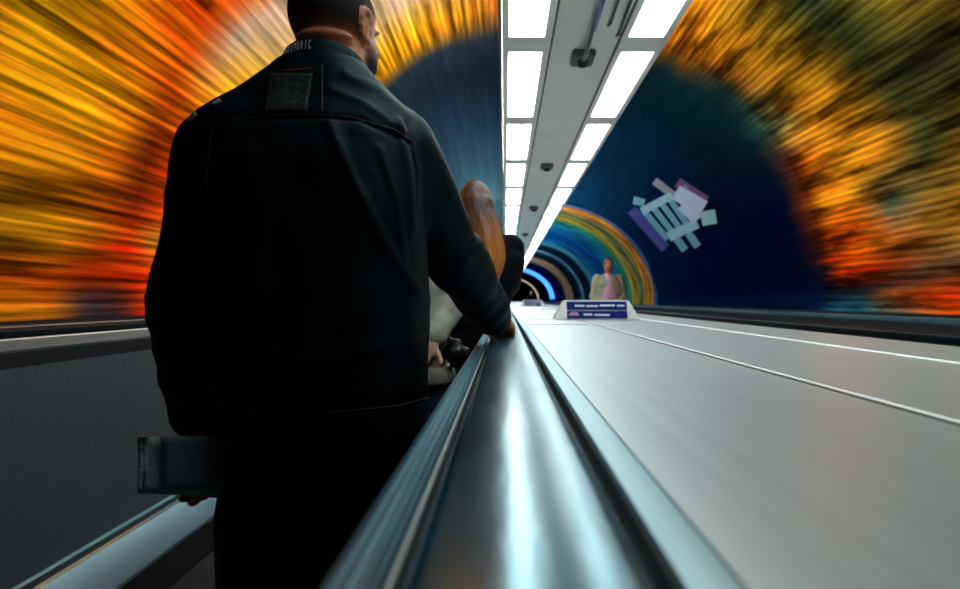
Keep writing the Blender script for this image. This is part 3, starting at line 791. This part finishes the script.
# stand collar: ring hugging the neck, taller at the back
bm = bmesh.new(); rows = []
NC = 48
def collar_pt(a, v):
    # a: 0 at back, v 0..1 upward
    fl = (1-v)**1.6
    rx_, ry_ = .083 + .020*fl, .082 + .014*fl
    x = -.358 + sin(a)*rx_; y = 1.272 - cos(a)*ry_ + .006*v
    base = 1.576 + .006*cos(a); hgt = .074*(.72+.28*cos(a))
    return Vector((x, y, base + hgt*v))
for v in (0, .2, .4, .6, .8, 1):
    rows.append([bm.verts.new(collar_pt(-pi*.93 + 2*pi*.93*k/NC, v)) for k in range(NC+1)])
for a, b_ in zip(rows, rows[1:]):
    for k in range(NC): bm.faces.new([a[k], a[k+1], b_[k+1], b_[k]])
collar = part('collar', bm, M['jacket'], jacket, True)
md = collar.modifiers.new('t', 'SOLIDIFY'); md.thickness = .006; md.offset = -1
md = collar.modifiers.new('b', 'BEVEL'); md.width = .002; md.segments = 2
# white lettering on the collar
def letters(text, a0, a1, v0, v1, parent, m):
    allb = bmesh.new(); cur = bpy.data.curves.new('txt', 'FONT'); cur.extrude = .01
    for i, ch in enumerate(text):
        cur.body = ch; cur.align_x = 'CENTER'; cur.size = 1
        o = bpy.data.objects.new('txt', cur); COL.objects.link(o)
        dg = bpy.context.evaluated_depsgraph_get(); dg.update()
        me = bpy.data.meshes.new_from_object(o.evaluated_get(dg)); bpy.data.objects.remove(o, do_unlink=True)
        if not me.vertices: continue
        da = (a1-a0)/len(text)
        for v in me.vertices:
            a = a0 + (i+.5)*da + v.co.x*da*1.0
            hgt = v0 + (v1-v0)*(v.co.y/.72)
            p = collar_pt(a, hgt); n_ = Vector((sin(a), -cos(a), 0)); v.co = p + n_*(.0022 + v.co.z*.06)
        allb.from_mesh(me); bpy.data.meshes.remove(me)
    part('lettering', allb, m, parent)
letters('ALLEMBRIC', -.84, -.02, .68, .94, collar, M['letters'])
# trousers and shoes
bm = bmesh.new()
loft(bm, [(-.37, 1.275, .84, .185, .13), (-.368, 1.275, .93, .185, .13)], 40)
limb(bm, [((-.462, 1.275, .86), .104), ((-.472, 1.275, .62), .096), ((-.476, 1.28, .42), .088), ((-.480, 1.27, .12), .080), ((-.48, 1.27, .07), .078)], 24)
limb(bm, [((-.275, 1.275, .86), .104), ((-.274, 1.285, .62), .092), ((-.270, 1.30, .42), .082), ((-.266, 1.30, .12), .072), ((-.266, 1.30, .07), .070)], 24)
tm = fuse(bm, .008, 5); cloth_wrinkle(tm, .008, 8, None, 11, (1, 1, .8)); part('trousers', tm, M['trouser'], man, True)
def shoe(bm, x, y, k=1.0, ang=0):
    loft(bm, [(x, y+.06*k, .002, .048*k, .142*k), (x, y+.06*k, .025, .050*k, .145*k), (x, y+.055*k, .045, .046*k, .135*k), (x, y+.02*k, .075, .040*k, .09*k), (x, y-.01*k, .11, .036*k, .05*k)], 28)
for x, y in ((-.485, 1.27), (-.266, 1.31)):
    bm = bmesh.new(); shoe(bm, x, y); part('shoe', fuse(bm, .006, 3), M['shoe'], man, True)

# ---- plastic folder in the man's left hand
M['plastic'] = mat('clear_blue_plastic', (.72, .86, .92), .16, 0, .9, .2, 12, .5, bump_scale=22, coat=.6)
M['paper'] = mat('grey_paper', (.30, .40, .46), .3, 0, .8)
M['green'] = mat('green_mark', (.02, .5, .22), .4)
M['crinkle'] = mat('crinkled_clear_edge', (.85, .93, .95), .15, 0, 1, .4, 60, .9, bump_scale=110)
fd = thing('plastic_folder', 'clear plastic wallet with dark papers held low at the man\'s left side', 'folder', (-.66, 1.19, .85))
def ip(px, py, y): return Vector(((px-505)/640*y, y, ZC-(py-300)/640*y))
def slab(bm, c4, th, n=8, wav=.002):
    g = []
    for sgn in (0, 1):
        rows = []
        for j in range(n+1):
            row = []
            for i in range(n+1):
                u, v = i/n, j/n
                p = c4[0].lerp(c4[1], u).lerp(c4[3].lerp(c4[2], u), v)
                p = p + Vector((0, th*sgn + wav*sin(u*7+v*4)*1.0, 0)); row.append(bm.verts.new(p))
            rows.append(row)
        g.append(rows)
    a, b_ = g
    for j in range(n):
        for i in range(n):
            bm.faces.new([a[j][i], a[j][i+1], a[j+1][i+1], a[j+1][i]]); bm.faces.new([b_[j][i], b_[j+1][i], b_[j+1][i+1], b_[j][i+1]])
    for j in range(n):
        bm.faces.new([a[j][0], a[j+1][0], b_[j+1][0], b_[j][0]]); bm.faces.new([a[j+1][n], a[j][n], b_[j][n], b_[j+1][n]])
        bm.faces.new([a[0][j+1], a[0][j], b_[0][j], b_[0][j+1]]); bm.faces.new([a[n][j], a[n][j+1], b_[n][j+1], b_[n][j]])
FY = 1.165
bm = bmesh.new(); slab(bm, [ip(137,438,FY), ip(222,437,FY+.02), ip(222,498,FY+.02), ip(138,493,FY)], .012); part('sleeve', bm, M['plastic'], fd, True)
bm = bmesh.new(); slab(bm, [ip(160,437,FY-.002), ip(224,436,FY+.018), ip(224,490,FY+.018), ip(163,489,FY-.002)], .003); part('papers', bm, M['paper'], fd, True)
bm = bmesh.new(); slab(bm, [ip(137,439,FY-.003), ip(145,438,FY-.003), ip(146,493,FY-.003), ip(138,492,FY-.003)], .004, 8, .003); part('crinkled_edge', bm, M['crinkle'], fd, True)
bm = bmesh.new(); slab(bm, [ip(137,437,FY-.006), ip(147,437,FY-.006), ip(145,446,FY-.006), ip(138,446,FY-.006)], .004); part('green_mark', bm, M['green'], fd)

# ---- other people
def person(label, x, y, face, height, cols, sh=.19, arms=None, voxel=.012, skin='skin2', hair='short', group=None, lean=0.0, bulk=1.0, lean_x=None, extra=None, yaw=0, hip=.155):
    """local frame: +y is the way the figure faces; face = rotation about z"""
    k = height/1.78
    t = thing('person', label, 'person', (x, y, 0), group)
    rotz = Matrix.Rotation(face, 3, 'Z')
    def L(p):
        p = Vector(p)*k; 
        if p.z > .9*k: p.y += lean*(p.z-.9*k)
        if lean_x:
            zz = p.z/k
            for (za, xa), (zb, xb) in zip(lean_x, lean_x[1:]):
                if za <= zz < zb: u = (zz-za)/(zb-za); p.x += xa + (xb-xa)*u
        return Vector((x, y, 0)) + rotz @ p
    arms = arms or {'l': ((-.26, -.02, 1.15), (-.24, .08, .92)), 'r': ((.26, -.02, 1.15), (.24, .08, .92))}
    sl, sr = (-sh+.02, 0, 1.44), (sh-.02, 0, 1.44)
    def xf(me):  # local metres -> world
        for v in me.vertices: v.co = L(v.co)
        return me
    b = bmesh.new()
    Q_, hr = face_head(b, (0, .02, 1.645), yaw, 1.0)
    limb(b, [((0, -.01, 1.48), .058), ((0, 0, 1.58), .052)])
    loft(b, [(0, 0, .86, .145, .095), (0, 0, 1.1, .13, .09), (0, 0, 1.3, .155, .10), (0, 0, 1.43, .15, .085), (0, 0, 1.49, .09, .06)])
    for s_, (e, w) in ((sl, arms['l']), (sr, arms['r'])):
        limb(b, [(s_, .047), (e, .038), (w, .026)])
        d = (Vector(w)-Vector(e)).normalized(); sd = 1 if s_[0] < 0 else -1
        hand(b, Vector(w)+d*.015, d, (0 if abs(d.z) > .6 else 0, 1 if abs(d.z) > .6 else 0, 0 if abs(d.z) > .6 else 1), -sd if abs(d.z) < .6 else -sd, .4, .95, r0=1.25 if voxel > .008 else 1)
    for s_ in (-1, 1):
        limb(b, [((s_*.09, 0, .88), .08), ((s_*.10, .01, .48), .055), ((s_*.10, -.01, .09), .040), ((s_*.10, .12, .045), .03)])
    part('body', xf(fuse(b, voxel if voxel < .01 else .009, 2)), M[skin], t, True)
    if cols.get('eyes', True):
        for s_ in (-1, 1):
            b = bmesh.new(); sphere(b, Q_(s_*.028, .075, .008), .012, None, 10); me = bpy.data.meshes.new('e'); b.to_mesh(me); b.free(); part('eye', xf(me), M['eye'], t, True)
    # jacket
    b = bmesh.new(); bl = bulk
    loft(b, [(0, 0, .965 if extra else .80, .18*bl, .13*bl), (0, 0, 1.0, .175*bl, .125*bl), (0, 0, 1.25, .19*bl, .13*bl), (0, 0, 1.38, .20*bl, .125*bl), (0, 0, 1.45, .165*bl, .10*bl), (0, 0, 1.51, .085, .075)])
    for s_, (e, w) in ((sl, arms['l']), (sr, arms['r'])):
        limb(b, [(s_, .07*bl), (e, .056*bl), (Vector(w).lerp(Vector(e), .06), .043*bl)])
    me = fuse(b, voxel, 3); cloth_wrinkle(me, .010, 9, None, x*10+y); jk = part('jacket', xf(me), cols['jacket'], t, True)
    if 'shirt' in cols:
        b = bmesh.new()
        loft(b, [(0, .07*bl, .84, .13, .085*bl), (0, .07*bl, 1.1, .135, .09*bl), (0, .06*bl, 1.3, .10, .085*bl), (0, .04, 1.42, .065, .085), (0, .025, 1.52, .056, .055)])
        part('shirt', xf(fuse(b, voxel, 3)), cols['shirt'], t, True)
    b = bmesh.new(); loft(b, [(0, 0, .78, hip, .115), (0, 0, .95, hip, .11)])
    for s_ in (-1, 1): limb(b, [((s_*.085, 0, .86), .095), ((s_*.10, .01, .48), .075), ((s_*.10, -.01, .08), .062)])
    part('trousers', xf(fuse(b, voxel, 3)), cols['trousers'], t, True)
    for s_ in (-1, 1):
        b = bmesh.new(); shoe(b, s_*.10, -.01, .92); part('shoe', xf(fuse(b, .01, 2)), M['shoe'], t, True)
    # hair
    b = bmesh.new()
    if hair == 'short':
        sphere(b, Q_(0, -.016, .036), (.081, .099, .090), hr, 24)
        bmesh.ops.delete(b, geom=[v for v in b.verts if (v.co - Q_(0, 0, 0)).z < .0 or ((v.co-Q_(0, 0, 0)).y > .055 and (v.co-Q_(0, 0, 0)).z < .075)], context='VERTS')
        me = bpy.data.meshes.new('h'); b.to_mesh(me); b.free()
    else:
        sphere(b, Q_(0, -.012, .034), (.080, .100, .094), hr, 24)
        for i in range(9):                     # long locks falling down the back and sides
            a = R(-205 + i*28.75)
            px_, py_ = cos(a)*.060, -.015 + sin(a)*.085 if True else 0
            if sin(a) > .55: continue
            w1 = .020*sin(i*2.3)
            limb(b, [((px_, py_+.02, 1.66), .032), ((px_*1.12, py_, 1.57), .034), ((px_*.9+w1*.6, py_-.035, 1.44), .032), ((px_*.6+w1, py_-.055, 1.30), .026), ((px_*.4+w1*.8, py_-.05, 1.20), .014)], 12)
        me = fuse(b, .009, 3); cloth_wrinkle(me, .005, 34, None, 2, (1, 1, .08))
    part('hair', xf(me), cols['hair'], t, True)
    if extra: extra(t, L)
    return t
C_ = {}
C_['khaki'] = mat('pale_khaki_cloth', (.42, .40, .28), .8); C_['pink'] = mat('pink_shirt_cloth', (.80, .42, .60), .7)
C_['dark'] = mat('dark_cloth', (.003, .004, .006), .8); C_['greyb'] = mat('pale_grey_jacket', (.50, .46, .36), .8, 0, .2, .35, 9, .6, bump_scale=14)
C_['navy'] = mat('navy_denim', (.012, .022, .07), .8); C_['auburn'] = mat('auburn_hair', (.10, .042, .028), .42, 0, .5, .6, 40, .6, (1, 1, .06), bump_scale=90)
C_['hair'] = mat('dark_brown_hair', (.02, .014, .012), .6); C_['blackc'] = mat('black_coat_cloth', (.0015, .003, .0045), .8, 0, .12); C_['cream'] = mat('cream_cloth', (.5, .46, .34), .7)
nt = C_['auburn'].node_tree; tcn = nt.nodes.new('ShaderNodeTexCoord'); sx = nt.nodes.new('ShaderNodeSeparateXYZ'); nt.links.new(tcn.outputs['Object'], sx.inputs[0])
rp = nt.nodes.new('ShaderNodeMapRange'); nt.links.new(sx.outputs['Z'], rp.inputs[0]); rp.inputs[1].default_value = 1.62; rp.inputs[2].default_value = 1.42
mxn = nt.nodes.new('ShaderNodeMix'); mxn.data_type = 'RGBA'; mxn.inputs[7].default_value = (.50, .15, .02, 1)
pb = nt.nodes['Principled BSDF']; old = pb.inputs['Base Color'].links[0].from_socket
nt.links.new(rp.outputs[0], mxn.inputs[0]); nt.links.new(old, mxn.inputs[6]); nt.links.new(mxn.outputs[2], pb.inputs['Base Color'])
C_['palehair'] = mat('pale_hair', (.55, .5, .45), .6)

person('man in a pale khaki jacket and pink shirt facing the camera on the far walkway', 1.66, 10.3, pi, 1.86, {'jacket': C_['khaki'], 'shirt': C_['pink'], 'trousers': C_['dark'], 'hair': C_['hair']},
       arms={'l': ((-.235, .0, 1.16), (-.10, .18, 1.00)), 'r': ((.235, .0, 1.16), (.10, .18, .98))}, bulk=1.02, voxel=.012)
person('distant person in a black coat far along the far walkway', 1.64, 40, pi, 1.74, {'jacket': C_['blackc'], 'trousers': C_['dark'], 'hair': C_['palehair']}, voxel=.016, skin='skin3', bulk=1.15)
# long-haired person leaning on the handrail ahead
person('person with long auburn hair and black coat leaning over the handrail ahead', -.265, 3.3, 0, 1.79, {'jacket': C_['blackc'], 'trousers': C_['dark'], 'hair': C_['auburn']},
       hair='long', arms={'l': ((-.24, .06, 1.15), (-.16, .28, 1.10)), 'r': ((.12, .05, 1.22), (.06, .28, 1.12))}, sh=.145, skin='skin3', lean_x=[(.9, 0), (1.05, .09), (1.22, .165), (1.36, .19), (1.5, .16), (1.62, .12), (3, .05)], bulk=.90, voxel=.009, yaw=R(10))
# person in the pale jacket between the man and the rail
def bag(t, L):
    b = bmesh.new(); box(b, .175, .275, -.10, .0, 1.015, 1.115, .03); limb(b, [((.20, -.05, 1.10), .008), ((.19, -.06, 1.30), .008), ((.14, -.06, 1.46), .008)], 8); me = fuse(b, .009, 3)
    for v in me.vertices: v.co = L(v.co)
    part('bag', me, M['black'], t, True)
    b = bmesh.new(); loft(b, [(0, 0, .955, .215, .155), (0, 0, .99, .222, .158), (0, 0, 1.02, .212, .15)]); me = fuse(b, .009, 3)
    for v in me.vertices: v.co = L(v.co)
    part('jacket_hem', me, C_['cream'], t, True)
person('person in a pale grey jacket just ahead of the man, mostly hidden by him', -.37, 2.12, 0, 1.66, {'jacket': C_['greyb'], 'trousers': C_['navy'], 'hair': C_['hair']},
       arms={'l': ((-.25, .0, 1.16), (-.20, .16, 1.05)), 'r': ((.215, -.05, 1.24), (.155, -.16, 1.13))}, sh=.18, skin='skin3', bulk=1.08, voxel=.009, extra=bag, hip=.215)
